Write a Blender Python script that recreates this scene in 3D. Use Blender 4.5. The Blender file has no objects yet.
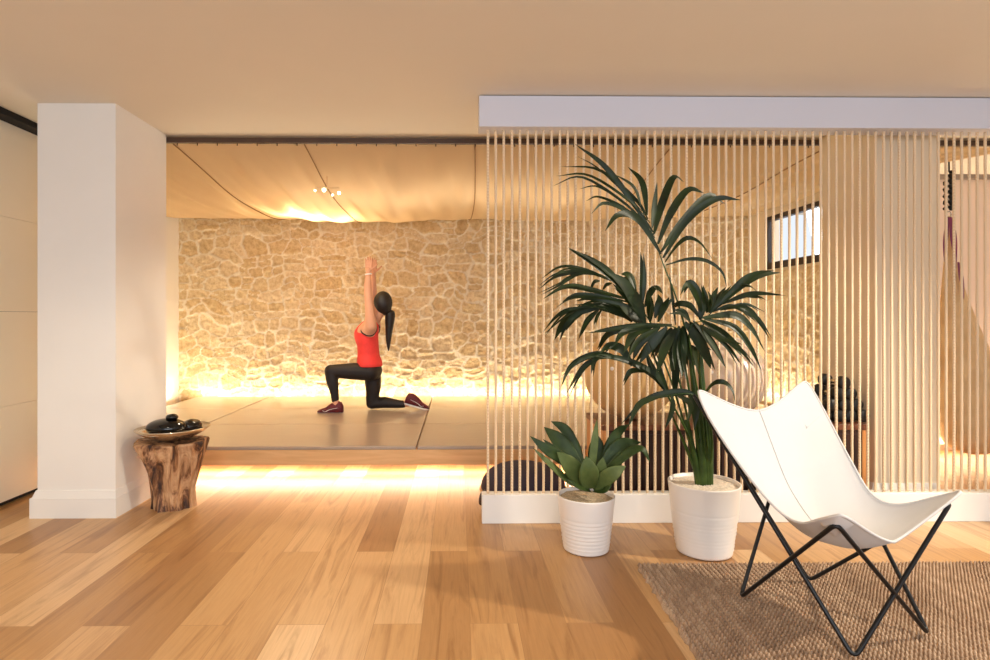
import bpy, bmesh, math, random
import numpy as np
from mathutils import Vector, Matrix
random.seed(7); rng = np.random.default_rng(5)
S = bpy.context.scene; C = S.collection
PI = math.pi
# ------------------------------------------------------------------ camera
TH = .0129; EYE = 1.21; F = 590.0
cd = bpy.data.cameras.new('camera'); cam = bpy.data.objects.new('camera', cd); C.objects.link(cam)
cam.location = (0, 0, EYE); cam.rotation_euler = (PI/2, 0, -TH)
cd.sensor_width = 36; cd.lens = F/990*36; cd.shift_x = 29/990; cd.shift_y = -13/990; cd.clip_start = .05
S.camera = cam
# ------------------------------------------------------------------ world, lights, exposure
S.view_settings.view_transform = 'Standard'; S.view_settings.look = 'None'
S.view_settings.gamma = 1; S.view_settings.use_curve_mapping = False
S.view_settings.exposure = 0.02
W = bpy.data.worlds.new('world'); S.world = W; W.use_nodes = True
W.node_tree.nodes['Background'].inputs[0].default_value = (.85, .92, 1, 1)
W.node_tree.nodes['Background'].inputs[1].default_value = 1.0
WARM = (1, .83, .56); SOFT = (1, .88, .70); DAY = (.84, .91, 1)
def area(name, loc, size, power, col, target=None, rot=None, spread=None):
    l = bpy.data.lights.new(name, 'AREA'); l.shape = 'RECTANGLE'; l.size, l.size_y = size; l.energy = power; l.color = col
    if spread: l.spread = spread
    o = bpy.data.objects.new(name, l); C.objects.link(o); o.location = loc
    if target is not None: o.rotation_euler = (Vector(target)-Vector(loc)).to_track_quat('-Z', 'Y').to_euler()
    if rot: o.rotation_euler = rot
    return o
def spot(name, loc, target, power, col, ang, r=.05, blend=.5):
    l = bpy.data.lights.new(name, 'SPOT'); l.energy = power; l.color = col; l.spot_size = math.radians(ang); l.spot_blend = blend; l.shadow_soft_size = r
    o = bpy.data.objects.new(name, l); C.objects.link(o); o.location = loc
    o.rotation_euler = (Vector(target)-Vector(loc)).to_track_quat('-Z', 'Y').to_euler()
    return o
# daylight from the big windows behind the camera
area('window_daylight', (.6, -2.2, 1.5), (4.6, 2.0), 118, DAY, target=(.3, 4, 1.7))
# warm ceiling downlights
spot('downlight', (3.7, 2.0, 2.42), (1.4, 2.55, .1), 470, (1, .88, .70), 80, .06)
spot('downlight', (-1.2, 1.6, 2.42), (-1.0, 2.2, 0), 60, SOFT, 120, .10)
spot('downlight', (.4, 2.2, 2.42), (.4, 2.4, 0), 15, SOFT, 120, .10)
# LED tape: under the platform front and behind it along the walls
area('led_light', (-.1, 4.58, .10), (5.8, .03), 66, WARM, rot=(0, 0, 0))
area('led_light', (-.1, 7.00, .23), (6.0, .04), 46, WARM, rot=(PI, 0, 0))
area('led_light', (-3.2, 5.65, .23), (.04, 2.5), 22, WARM, rot=(PI, 0, 0))
area('led_light', (3.39, 5.95, .23), (.04, 2.0), 20, WARM, rot=(PI, 0, 0))
area('led_light', (4.75, 5.20, .05), (2.2, .04), 50, WARM, rot=(PI, 0, 0))
spot('canopy_downlight', (-1.17, 4.68, 2.17), (-.9, 4.9, 0), 60, (1, .86, .66), 160, .05, .8)
# lamp above the cloth, soft light under it
area('lamp_above_cloth', (-1.45, 6.02, 2.47), (.45, .16), 30, SOFT, rot=(0, 0, 0))
area('canopy_light', (0, 5.2, 1.9), (3.0, .6), 10, SOFT, rot=(PI, 0, 0))
# sky light outside the little window
area('window_sky', (4.3, 6.3, 2.2), (1.4, 1.0), 25, DAY, target=(3.5, 6.2, 2.0))

# ------------------------------------------------------------------ helpers
def at(x, y, Y):
    xc = (x-466)/F; zc = -(y-317)/F; c, s = math.cos(TH), math.sin(TH)
    t = Y/(-xc*s+c)
    return Vector((t*(xc*c+s), Y, EYE+t*zc))
def srgb(r, g, b):
    f = lambda v: (v/255/12.92 if v/255 < .04045 else ((v/255+.055)/1.055)**2.4)
    return (f(r), f(g), f(b), 1)
def link(name, me, m=None, parent=None, smooth=True):
    o = bpy.data.objects.new(name, me); C.objects.link(o)
    if m: me.materials.append(m)
    if smooth:
        for p in me.polygons: p.use_smooth = True
    if parent: o.parent = parent
    return o
def obj(name, bm, m=None, parent=None, smooth=False, bevel=0):
    bmesh.ops.recalc_face_normals(bm, faces=bm.faces)
    me = bpy.data.meshes.new(name); bm.to_mesh(me); bm.free()
    o = link(name, me, m, parent, smooth)
    if bevel:
        b = o.modifiers.new('bevel', 'BEVEL'); b.width = bevel; b.segments = 2; b.limit_method = 'ANGLE'
    return o
def bx(bm, x0, x1, y0, y1, z0, z1):
    v = [bm.verts.new((x, y, z)) for x in (x0, x1) for y in (y0, y1) for z in (z0, z1)]
    for f in ((0,1,3,2),(4,6,7,5),(0,4,5,1),(2,3,7,6),(0,2,6,4),(1,5,7,3)): bm.faces.new([v[i] for i in f])
def box(name, x0, x1, y0, y1, z0, z1, m, parent=None, bevel=0):
    bm = bmesh.new(); bx(bm, x0, x1, y0, y1, z0, z1); return obj(name, bm, m, parent, False, bevel)
def struct(o): o['kind'] = 'structure'; return o
def tag(o, label, cat, group=None, kind=None):
    o['label'] = label; o['category'] = cat
    if group: o['group'] = group
    if kind: o['kind'] = kind
    return o
def thing(name, label, cat, loc=(0, 0, 0), group=None):
    o = bpy.data.objects.new(name, None); C.objects.link(o); o.location = loc; o.empty_display_size = .1
    return tag(o, label, cat, group)
def adopt(o, root):   # parent keeping world coordinates (mesh written in world space)
    o.parent = root; o.matrix_parent_inverse = Matrix.Translation(-Vector(root.location)); return o
def lathe(bm, prof, n=48, c=(0, 0, 0), cap=True, sx=1, sy=1):
    rings = []
    for r, z in prof:
        rings.append([bm.verts.new((c[0]+sx*r*math.cos(2*PI*k/n), c[1]+sy*r*math.sin(2*PI*k/n), c[2]+z)) for k in range(n)])
    for a, b in zip(rings, rings[1:]):
        for k in range(n): bm.faces.new((a[k], a[(k+1) % n], b[(k+1) % n], b[k]))
    if cap: bm.faces.new(rings[0][::-1]); bm.faces.new(rings[-1])
def catmull(pts, n):
    P = [Vector(p) for p in pts]; P = [P[0]*2-P[1]]+P+[P[-1]*2-P[-2]]; out = []
    m = len(P)-3
    for i in range(n+1):
        t = i/n*m; k = min(int(t), m-1); u = t-k; a, b, c, d = P[k:k+4]
        out.append(.5*((2*b)+(c-a)*u+(2*a-5*b+4*c-d)*u*u+(3*b-a-3*c+d)*u**3))
    return out
def tube(bm, path, rad, n=8, cap=True):
    P = [Vector(p) for p in path]; R = rad if hasattr(rad, '__len__') else [rad]*len(P)
    up = None; rings = []
    for i, p in enumerate(P):
        t = (P[min(i+1, len(P)-1)]-P[max(i-1, 0)]).normalized()
        if up is None: up = t.orthogonal().normalized()
        up = (up-t*up.dot(t)).normalized(); s = t.cross(up)
        rings.append([bm.verts.new(p+R[i]*(up*math.cos(2*PI*k/n)+s*math.sin(2*PI*k/n))) for k in range(n)])
    for a, b in zip(rings, rings[1:]):
        for k in range(n): bm.faces.new((a[k], a[(k+1) % n], b[(k+1) % n], b[k]))
    if cap: bm.faces.new(rings[0][::-1]); bm.faces.new(rings[-1])
def ball(bm, c, r, seg=24, rings=16, rot=None):
    r = r if hasattr(r, '__len__') else (r, r, r)
    M = Matrix.Translation(c) @ (rot.to_4x4() if rot else Matrix()) @ Matrix.Diagonal((*r, 1))
    bmesh.ops.create_uvsphere(bm, u_segments=seg, v_segments=rings, radius=1, matrix=M)
def grid_mesh(name, co, nx, ny, attrs=None):
    """co (ny,nx,3)"""
    me = bpy.data.meshes.new(name)
    idx = np.arange(nx*ny).reshape(ny, nx)
    q = np.stack([idx[:-1, :-1], idx[:-1, 1:], idx[1:, 1:], idx[1:, :-1]], -1).reshape(-1, 4)
    me.vertices.add(nx*ny); me.vertices.foreach_set('co', co.reshape(-1).astype(np.float32))
    me.loops.add(q.size); me.loops.foreach_set('vertex_index', q.reshape(-1).astype(np.int32))
    me.polygons.add(len(q)); me.polygons.foreach_set('loop_start', np.arange(0, q.size, 4, dtype=np.int32))
    me.polygons.foreach_set('use_smooth', np.ones(len(q), bool))
    me.update(calc_edges=True); me.validate()
    for k, v in (attrs or {}).items():
        a = me.attributes.new(k, 'FLOAT', 'POINT'); a.data.foreach_set('value', v.reshape(-1).astype(np.float32))
    return me
def vnoise(x, y, seed=0):
    """smooth value noise"""
    r = np.random.default_rng(seed); T = r.random((256, 256))
    xi = np.floor(x).astype(int); yi = np.floor(y).astype(int); fx = x-xi; fy = y-yi
    fx = fx*fx*(3-2*fx); fy = fy*fy*(3-2*fy); g = lambda i, j: T[i % 256, j % 256]
    return (g(xi, yi)*(1-fx)+g(xi+1, yi)*fx)*(1-fy)+(g(xi, yi+1)*(1-fx)+g(xi+1, yi+1)*fx)*fy

# ------------------------------------------------------------------ materials
class N:
    def __init__(s, name, rough=.5, col=(.8, .8, .8, 1)):
        s.m = bpy.data.materials.new(name); s.m.use_nodes = True; s.t = s.m.node_tree; s.b = s.t.nodes['Principled BSDF']
        s.b.inputs['Roughness'].default_value = rough; s.b.inputs['Base Color'].default_value = col
    def n(s, ty, **k):
        q = s.t.nodes.new(ty)
        for a, v in k.items():
            if hasattr(q, a): setattr(q, a, v)
            else: q.inputs[a.replace('_', ' ')].default_value = v
        return q
    def l(s, a, b): s.t.links.new(a, b)
    def coord(s, scale=(1, 1, 1), kind='Object', rot=(0, 0, 0)):
        c = s.n('ShaderNodeTexCoord'); m = s.n('ShaderNodeMapping'); m.inputs['Scale'].default_value = scale; m.inputs['Rotation'].default_value = rot
        s.l(c.outputs[kind], m.inputs[0]); return m.outputs[0]
    def noise(s, vec, scale, detail=4, rough=.6, dist=0):
        q = s.n('ShaderNodeTexNoise'); q.inputs['Scale'].default_value = scale; q.inputs['Detail'].default_value = detail
        q.inputs['Roughness'].default_value = rough; q.inputs['Distortion'].default_value = dist
        if vec: s.l(vec, q.inputs['Vector'])
        return q.outputs['Fac']
    def ramp(s, fac, stops):
        q = s.n('ShaderNodeValToRGB'); e = q.color_ramp.elements
        while len(e) < len(stops): e.new(.5)
        for i, (p, c) in enumerate(stops): e[i].position = p; e[i].color = c
        s.l(fac, q.inputs[0]); return q.outputs[0]
    def mix(s, fac, a, b, mode='MIX'):
        q = s.n('ShaderNodeMix'); q.data_type = 'RGBA'; q.blend_type = mode
        for v, i in ((fac, 0), (a, 6), (b, 7)):
            if isinstance(v, (int, float, tuple)): q.inputs[i].default_value = v
            else: s.l(v, q.inputs[i])
        return q.outputs[2]
    def math(s, op, a, b=0):
        q = s.n('ShaderNodeMath'); q.operation = op
        for v, i in ((a, 0), (b, 1)):
            if isinstance(v, (int, float)): q.inputs[i].default_value = v
            else: s.l(v, q.inputs[i])
        return q.outputs[0]
    def col(s, c): s.l(c, s.b.inputs['Base Color'])
    def bump(s, h, strength=.3, dist=.01):
        q = s.n('ShaderNodeBump'); q.inputs['Strength'].default_value = strength; q.inputs['Distance'].default_value = dist
        s.l(h, q.inputs['Height']); s.l(q.outputs[0], s.b.inputs['Normal'])
def simple(name, c, rough=.5, var=.0, scale=8, bump=0, metal=0, bscale=60):
    k = N(name, rough, c); k.b.inputs['Metallic'].default_value = metal
    v = k.coord()
    if var:
        d = tuple(x*(1-var) for x in c[:3])+(1,); e = tuple(min(1, x*(1+var*.6)) for x in c[:3])+(1,)
        k.col(k.ramp(k.noise(v, scale), [(.3, d), (.7, e)]))
    if bump: k.bump(k.noise(v, bscale), bump, .004)
    return k.m
M = {}
M['paint'] = simple('white_paint', srgb(236, 232, 226), .55, .02, 2, .05)
M['ceil'] = simple('ceiling_paint', srgb(226, 219, 206), .8, .02, 1)
M['plaster'] = simple('cream_plaster', srgb(232, 216, 190), .7, .03, 2, .05)
M['cab'] = simple('cream_lacquer', srgb(238, 228, 210), .35, .02, 1)
M['dark'] = simple('dark_gap', srgb(24, 20, 18), .9, .1)
M['brown'] = simple('brown_metal_rail', srgb(74, 52, 38), .5, .1)
M['black'] = simple('black_steel', srgb(20, 20, 22), .35, .05, metal=.3)
M['rubber'] = simple('black_rubber', srgb(22, 21, 21), .5, .1)
M['canvas'] = simple('white_canvas', srgb(205, 202, 200), .75, .02, 5, .12, bscale=900)
M['gloss_black'] = simple('polished_black', srgb(9, 8, 9), .08, .1)
M['pot'] = simple('white_ceramic', srgb(240, 232, 224), .3, .02, 3)
M['skin'] = simple('skin', srgb(214, 158, 126), .55, .04, 10)
M['hair'] = simple('dark_hair', srgb(24, 16, 13), .45, .4, 80, .5, bscale=200)
M['top'] = simple('coral_jersey', srgb(240, 62, 58), .7, .08, 20, .1)
M['legg'] = simple('black_leggings', srgb(26, 17, 17), .6, .1)
M['shoe'] = simple('burgundy_mesh', srgb(98, 22, 34), .6, .3, 60)
M['white'] = simple('white_rubber', srgb(235, 230, 228), .5, .02)
M['pink'] = simple('pink_lining', srgb(190, 60, 110), .6, .05)
M['face'] = simple('dark_eye', srgb(30, 20, 18), .3, .1)
M['lip'] = simple('lip', srgb(170, 80, 75), .4, .1)
M['steel'] = simple('brushed_steel', srgb(200, 196, 188), .25, .05, metal=1)
def m_bowl():
    k = N('hammered_brass', .2, srgb(206, 192, 170)); k.b.inputs['Metallic'].default_value = .9
    k.bump(k.noise(k.coord(), 28, 2), .25, .01); return k.m
M['bowl'] = m_bowl()
def m_floor():
    k = N('oak_planks', .34)
    br = k.n('ShaderNodeTexBrick'); br.offset = .37; br.offset_frequency = 2; br.squash = 1
    br.inputs['Scale'].default_value = 1; br.inputs['Brick Width'].default_value = 1.95; br.inputs['Row Height'].default_value = .19
    br.inputs['Mortar Size'].default_value = .0013; br.inputs['Mortar Smooth'].default_value = .3
    br.inputs['Color1'].default_value = (0, 0, 0, 1); br.inputs['Color2'].default_value = (1, 1, 1, 1); br.inputs['Bias'].default_value = 0
    br.inputs['Mortar'].default_value = (.5, .5, .5, 1)
    tc = k.n('ShaderNodeTexCoord'); sx = k.n('ShaderNodeSeparateXYZ'); k.l(tc.outputs['Object'], sx.inputs[0])
    cx = k.n('ShaderNodeCombineXYZ'); k.l(k.math('ADD', sx.outputs[1], 20.35), cx.inputs[0]); k.l(k.math('ADD', sx.outputs[0], 19-.046), cx.inputs[1])
    k.l(cx.outputs[0], br.inputs['Vector'])
    # a second brick gives each board an offset for its grain
    off = k.math('MULTIPLY', br.outputs['Color'], 37.0)
    gx = k.n('ShaderNodeCombineXYZ'); k.l(k.math('MULTIPLY', sx.outputs[0], 16), gx.inputs[0]); k.l(k.math('MULTIPLY', sx.outputs[1], 1.0), gx.inputs[1]); k.l(off, gx.inputs[2])
    g1 = k.noise(gx.outputs[0], 1.1, 6, .62, 1.2)
    fx = k.n('ShaderNodeCombineXYZ'); k.l(k.math('MULTIPLY', sx.outputs[0], 120), fx.inputs[0]); k.l(k.math('MULTIPLY', sx.outputs[1], 5), fx.inputs[1]); k.l(off, fx.inputs[2])
    g2 = k.noise(fx.outputs[0], 1, 3, .6)
    base = k.ramp(br.outputs['Color'], [(0, srgb(160, 116, 74)), (.35, srgb(188, 144, 94)), (.7, srgb(204, 162, 114)), (1, srgb(218, 182, 138))])
    dk = k.ramp(g1, [(.25, srgb(186, 162, 138)), (.5, (1, 1, 1, 1)), (.75, srgb(250, 246, 240))])
    c = k.mix(.85, base, dk, 'MULTIPLY')
    c = k.mix(.25, c, k.ramp(g2, [(.3, srgb(205, 190, 175)), (.6, (1, 1, 1, 1))]), 'MULTIPLY')
    c = k.mix(k.math('MULTIPLY', br.outputs['Fac'], .5), c, srgb(128, 84, 48))
    k.col(c)
    k.l(k.math('ADD', k.math('MULTIPLY', g1, .15), .26), k.b.inputs['Roughness'])
    k.bump(k.math('SUBTRACT', k.math('MULTIPLY', g2, .12), br.outputs['Fac']), .25, .002)
    return k.m
M['floor'] = m_floor()
def m_wood(name, c1, c2, axis=0, rough=.4, sc=1):
    k = N(name, rough); s = [14*sc]*3; s[axis] = 1.2*sc
    v = k.coord(tuple(s)); f = k.noise(v, 1.5, 5, .6, .8)
    k.col(k.ramp(f, [(.3, c1), (.7, c2)])); k.bump(f, .1, .003); return k.m
M['fascia'] = m_wood('oak_fascia', srgb(206, 158, 104), srgb(226, 182, 130), 0)
M['benchtop'] = m_wood('walnut_top', srgb(92, 52, 32), srgb(128, 78, 50), 0)
M['benchside'] = m_wood('walnut_side_lit', srgb(186, 122, 66), srgb(210, 150, 92), 2)  # warm light on the bench side is put into its wood colour
M['bench'] = m_wood('dark_walnut', srgb(40, 22, 16), srgb(64, 36, 26), 2)
def m_mat():
    k = N('tatami_mat', .30)
    v = k.coord((1, 40, 1)); f = k.noise(v, 6, 3)
    k.col(k.ramp(f, [(.3, srgb(160, 142, 126)), (.7, srgb(174, 156, 138))])); k.bump(f, .08, .002)
    k.b.inputs['Coat Weight'].default_value = .3; return k.m
M['mat'] = m_mat()
def m_stone():
    k = N('sandstone_masonry', .85)
    at_ = lambda n: (lambda q: q.outputs['Fac'])(k.n('ShaderNodeAttribute', attribute_name=n))
    v = k.coord(); n1 = k.noise(v, 22, 5, .65); n2 = k.noise(v, 5, 3)
    st = k.ramp(at_('tone'), [(0, srgb(216, 190, 146)), (.5, srgb(226, 204, 164)), (1, srgb(234, 216, 182))])
    st = k.mix(.8, st, k.ramp(n1, [(.3, srgb(216, 198, 176)), (.6, (1, 1, 1, 1))]), 'MULTIPLY')
    mo = k.ramp(n2, [(.3, srgb(228, 214, 190)), (.7, srgb(238, 228, 208))])
    k.col(k.mix(at_('mask'), mo, st)); k.bump(n1, .9, .02); return k.m
M['stone'] = m_stone()
def m_cloth():
    k = N('beige_canopy_cloth', .9, srgb(216, 190, 152)); k.bump(k.noise(k.coord(), 300), .1, .002)
    tr = k.n('ShaderNodeBsdfTranslucent'); tr.inputs[0].default_value = srgb(232, 200, 150)
    mx = k.n('ShaderNodeMixShader'); mx.inputs[0].default_value = .35
    out = k.t.nodes['Material Output']; k.l(k.b.outputs[0], mx.inputs[1]); k.l(tr.outputs[0], mx.inputs[2]); k.l(mx.outputs[0], out.inputs[0]); return k.m
M['cloth'] = m_cloth()
def m_rope():
    k = N('cotton_rope', .8)
    w = k.n('ShaderNodeTexWave'); w.bands_direction = 'DIAGONAL'; w.inputs['Scale'].default_value = 34; w.inputs['Distortion'].default_value = .6
    k.l(k.coord((3, 3, 1)), w.inputs['Vector'])
    k.col(k.ramp(w.outputs['Fac'], [(0, srgb(216, 184, 146)), (.5, srgb(230, 204, 168)), (1, srgb(238, 218, 188))])); k.bump(w.outputs['Fac'], .3, .002); return k.m
M['rope'] = m_rope()
def m_rug():
    k = N('braided_jute', .9)
    q = k.n('ShaderNodeAttribute', attribute_name='tone'); n1 = k.noise(k.coord(), 260, 3)
    c = k.ramp(q.outputs['Fac'], [(0, srgb(134, 108, 86)), (.5, srgb(176, 148, 122)), (1, srgb(214, 188, 160))])
    k.col(k.mix(.6, c, k.ramp(n1, [(.3, srgb(170, 150, 135)), (.65, (1, 1, 1, 1))]), 'MULTIPLY')); k.bump(n1, .5, .003); return k.m
M['rug'] = m_rug()
def m_leaf(name, a, b, rough=.35):
    k = N(name, rough); k.b.inputs['Specular IOR Level'].default_value = .25; k.col(k.ramp(k.noise(k.coord(), 9, 3), [(.3, a), (.7, b)])); return k.m
M['palm'] = m_leaf('palm_leaf', srgb(18, 28, 12), srgb(40, 54, 22), .42)
M['palmstem'] = m_leaf('palm_stem', srgb(30, 50, 20), srgb(66, 88, 36), .4)
M['agave'] = m_leaf('agave_leaf', srgb(30, 46, 18), srgb(60, 78, 34), .45)
M['agave2'] = m_leaf('agave_leaf_pale', srgb(62, 78, 36), srgb(96, 108, 58), .5)
M['gravel'] = simple('gravel', srgb(196, 176, 146), .9, .45, 90, .8, bscale=120)
M['gravelw'] = simple('white_gravel', srgb(226, 214, 198), .9, .25, 90, .8, bscale=120)
def m_ball(name, c):
    k = N(name, .3, c); k.b.inputs['Subsurface Weight'].default_value = .3; k.b.inputs['Subsurface Radius'].default_value = (.2, .12, .06)
    w = k.n('ShaderNodeTexWave'); w.bands_direction = 'Z'; w.inputs['Scale'].default_value = 12; k.l(k.coord(), w.inputs['Vector']); k.bump(w.outputs['Fac'], .06, .002); return k.m
M['ball'] = m_ball('tan_vinyl', srgb(214, 178, 124)); M['ball2'] = m_ball('pearl_vinyl', srgb(216, 196, 176))
def m_log():
    k = N('driftwood', .6)
    v = k.coord((5, 5, 1.6)); f = k.noise(v, 2.3, 5, .65, 1.2); g = k.noise(k.coord((30, 30, 3)), 2, 4)
    c = k.ramp(f, [(.38, srgb(48, 27, 17)), (.46, srgb(120, 78, 48)), (.54, srgb(192, 146, 104)), (.72, srgb(222, 184, 142))])
    k.col(k.mix(.5, c, k.ramp(g, [(.3, srgb(170, 140, 115)), (.6, (1, 1, 1, 1))]), 'MULTIPLY')); k.bump(g, .4, .01); return k.m
M['log'] = m_log()
M['pouf'] = simple('indigo_velvet', srgb(44, 34, 52), .75, .25, 6, .3, bscale=200)
M['poufside'] = simple('tan_suede', srgb(196, 150, 100), .8, .1)
M['hammock'] = m_leaf('tan_hammock', srgb(206, 170, 124), srgb(222, 190, 144), .7)
M['purple'] = simple('plum_fabric', srgb(128, 52, 84), .7, .15, 10)
def m_emit(name, c, s):
    k = N(name, .5, (0, 0, 0, 1)); k.b.inputs['Emission Color'].default_value = c; k.b.inputs['Emission Strength'].default_value = s; return k.m
M['led'] = m_emit('led_tape', (1, .72, .42, 1), 6)
M['bulb'] = m_emit('bulb', (1, .85, .6, 1), 12)
def m_glass():
    k = N('window_glass', .02, (1, 1, 1, 1)); k.b.inputs['Transmission Weight'].default_value = 1; k.b.inputs['IOR'].default_value = 1.05; return k.m
M['glass'] = m_glass()

# ------------------------------------------------------------------ setting
H = 2.5
struct(box('floor', -4.2, 7.2, -3.2, 7.4, -.1, 0, M['floor']))
struct(box('ceiling', -4.2, 7.2, -3.2, 7.4, H, H+.1, M['ceil']))
YB = 7.10; XL = -3.34; XR = 3.53
def stone(W_, H_, seed):
    res = .0125; nx = int(W_/res)+1; ny = int(H_/res)+1; r = np.random.default_rng(seed)
    cs = []; z = -.2; row = 0
    while z < H_+.3:
        h = r.uniform(.11, .18); x = -.3-r.random()*.2
        while x < W_+.4:
            w = r.uniform(.11, .30)
            if r.random() < .25: cs += [(x+w/2, z+h*.25, w*.9, h*.5), (x+w/2+r.uniform(-.03, .03), z+h*.78, w*.9, h*.5)]
            else: cs.append((x+w/2, z+h/2+r.uniform(-.04, .04), w, h))
            x += w
        z += h
    cs = np.array(cs); X, Z = np.meshgrid(np.linspace(0, W_, nx), np.linspace(0, H_, ny))
    Xw = X+.10*(vnoise(X*4.3, Z*4.3, seed+1)-.5)+.02*(vnoise(X*25, Z*25, seed+2)-.5); Zw = Z+.13*(vnoise(X*3.7, Z*3.7, seed+3)-.5)+.02*(vnoise(X*25, Z*25, seed+4)-.5)
    f1 = np.full(X.shape, 9.); f2 = f1.copy(); idm = np.zeros(X.shape, int)
    for i, (cx, cz, w, h) in enumerate(cs):
        dx = np.abs(Xw-cx)/(w*.5); dz = np.abs(Zw-cz)/(h*.5)
        d = (dx**2.6+dz**2.6)**(1/2.6)
        lt = d < f1; f2 = np.where(lt, f1, np.minimum(f2, d)); idm = np.where(lt, i, idm); f1 = np.where(lt, d, f1)
    e = f2-f1; wdt = .05+.20*vnoise(X*3, Z*3, seed+7)
    mask = np.clip((e-wdt)/.14, 0, 1)
    mask = mask*mask*(3-2*mask)
    ra = r.random(len(cs)+1); tone = ra[idm]; offs = (r.random(len(cs)+1)-.5)[idm]
    rough = vnoise(X*18, Z*22, seed+5)*.5+vnoise(X*45, Z*50, seed+6)*.3+vnoise(X*8, Z*8, seed+9)*.4
    hgt = mask*(.010+.018*offs+.026*(rough-.6))+(1-mask)*(.014+.006*(vnoise(X*20, Z*20, seed+8)-.5))
    return X, Z, hgt, mask, tone, nx, ny
struct(box('wall_back', -4.2, XR+.15, YB+.03, YB+.2, 0, H, M['plaster']))
X, Z, hg, mk, tn, nx, ny = stone(XR-XL, H, 11)
o = link('wall_back', grid_mesh('wall_back', np.stack([X+XL, YB-hg, Z], -1), nx, ny, {'mask': mk, 'tone': tn}), M['stone']); struct(o)
struct(box('wall_left', XL-.1, XL, 4.3, YB+.03, 0, H, M['paint']))
# cabinet wall on the left
cab = thing('wardrobe', 'cream full height wardrobe of flat panels left of the white pillar', 'wardrobe', (-3.1, 3.0, 0))
adopt(box('carcass', -3.27, -2.91, -1.0, 4.225, .03, 2.44, M['dark']), cab)
for i, (z0, z1) in enumerate(((.035, .64), (.64, 1.245), (1.245, 1.85), (1.85, 2.455))):
    for y0, y1 in ((-1.0, .7), (.7, 2.4), (2.4, 4.235)):
        adopt(box('door_panel', -2.91, -2.89, y0+.001, y1-.001, z0+.001, z1-.001, M['cab']), cab)
adopt(box('gap_shade_strip', -3.2, -2.80, -1.0, 4.22, 2.458, 2.498, M['dark']), cab)  # black strip added as painted shade for the gap above the doors
adopt(box('toe_kick', -3.27, -2.93, -1.0, 4.22, 0, .03, M['dark']), cab)
struct(box('wall_left', -3.45, -3.3, -3.2, 4.3, 0, H, M['dark']))
# columns
def column(n, x0, x1, y0, y1, mat):
    c = struct(box('wall_pillar', x0, x1, y0, y1, 0, H, mat))
    bm = bmesh.new(); bx(bm, x0-.036, x1+.012, y0-.018, y1+.018, 0, .12)
    lo = [(x0-.026, y0-.014), (x1+.009, y0-.014), (x1+.009, y1+.014), (x0-.026, y1+.014)]; hi = [(x0-.006, y0-.006), (x1+.004, y0-.006), (x1+.004, y1+.006), (x0-.006, y1+.006)]
    b = [bm.verts.new((*p, .12)) for p in lo]; t = [bm.verts.new((*p, .165)) for p in hi]
    for i in range(4): bm.faces.new((b[i], b[(i+1) % 4], t[(i+1) % 4], t[i]))
    bm.faces.new(t)
    struct(obj('baseboard_'+n, bm, M['paint']))
column('left', at(35.5, 317, 3.575).x, at(114, 317, 3.575).x, 3.592, 4.21, M['paint'])
column('right', at(874, 317, 3.68).x, at(938, 317, 3.68).x, 3.68, 4.21, M['plaster'])
# right side wall with the high window
wy0, wy1, wz0, wz1 = 5.52, 6.72, 1.75, 2.345
bm = bmesh.new()
bx(bm, XR, XR+.15, 4.90, wy0, 0, H); bx(bm, XR, XR+.15, wy1, YB+.03, 0, H); bx(bm, XR, XR+.15, wy0, wy1, 0, wz0); bx(bm, XR, XR+.15, wy0, wy1, wz1, H)
struct(obj('wall_right', bm, M['plaster']))
X, Z, hg, mk, tn, nx, ny = stone(wy1-4.93, wz0-.03, 23)
struct(link('wall_right', grid_mesh('wall_right', np.stack([XR-hg-.002, X+4.93, Z], -1), nx, ny, {'mask': mk, 'tone': tn}), M['stone']))
w = thing('window_1', '', 'window', (XR, 6, 1.75)); del w['label'], w['category']; w['kind'] = 'structure'
bm = bmesh.new(); fx0, fx1 = XR-.01, XR+.05
bx(bm, fx0, fx1, wy0, wy1, wz0, wz0+.075); bx(bm, fx0, fx1, wy0, wy1, wz1-.05, wz1); bx(bm, fx0, fx1, wy1-.06, wy1, wz0, wz1); bx(bm, fx0, fx1, wy0, wy0+.06, wz0, wz1)
adopt(obj('window_frame', bm, simple('dark_window_frame', srgb(46, 38, 36), .5, .1)), w)
adopt(box('window_pane', XR+.015, XR+.021, wy0, wy1, wz0, wz1, M['glass']), w)
struct(box('window_sill', XR+.02, XR+.15, wy0, wy1, wz0-.02, wz0+.004, M['paint']))
# alcove right of the pillar
struct(box('wall_alcove', XR+.15, 7.2, 5.30, 5.40, 0, H, simple('alcove_paint', srgb(232, 208, 190), .8, .03, 2)))
struct(box('wall_alcove', 6.2, 6.3, 3.7, 5.30, 0, H, M['plaster']))
struct(box('trim_1', XR+.16, 6.2, 5.27, 5.30, H-.045, H, simple('grey_trim', srgb(150, 134, 122), .7, .02)))

# ------------------------------------------------------------------ platform and mats
plat = thing('yoga_platform', 'low raised oak platform floating over a strip of light below the stone wall', 'platform', (0, 5.5, 0))
adopt(box('fascia', -3.05, 3.25, 4.25, 4.29, .145, .255, M['fascia'], bevel=.002), plat)
adopt(box('deck', -3.05, 3.25, 4.29, 6.92, .175, .253, M['fascia']), plat)
adopt(box('plinth', -2.9, 2.7, 4.95, 6.6, 0, .175, M['paint']), plat)
cols = [-3.05, -2.20, -.30, 1.60, 3.25]; rows = [4.252, 5.145, 6.04, 6.918]
place = {0: 'front', 1: 'middle', 2: 'back'}; side = ['leftmost', 'second from the left', 'third from the left', 'rightmost']
for j in range(3):
    for i in range(4):
        g = .005
        tag(box('floor_mat', cols[i]+g, cols[i+1]-g, rows[j]+.003, rows[j+1]-.003, .255, .28, M['mat'], bevel=.004),
            'tan platform floor mat, %s in the %s row' % (side[i], place[j]), 'mat', 'mats covering the platform')
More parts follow.
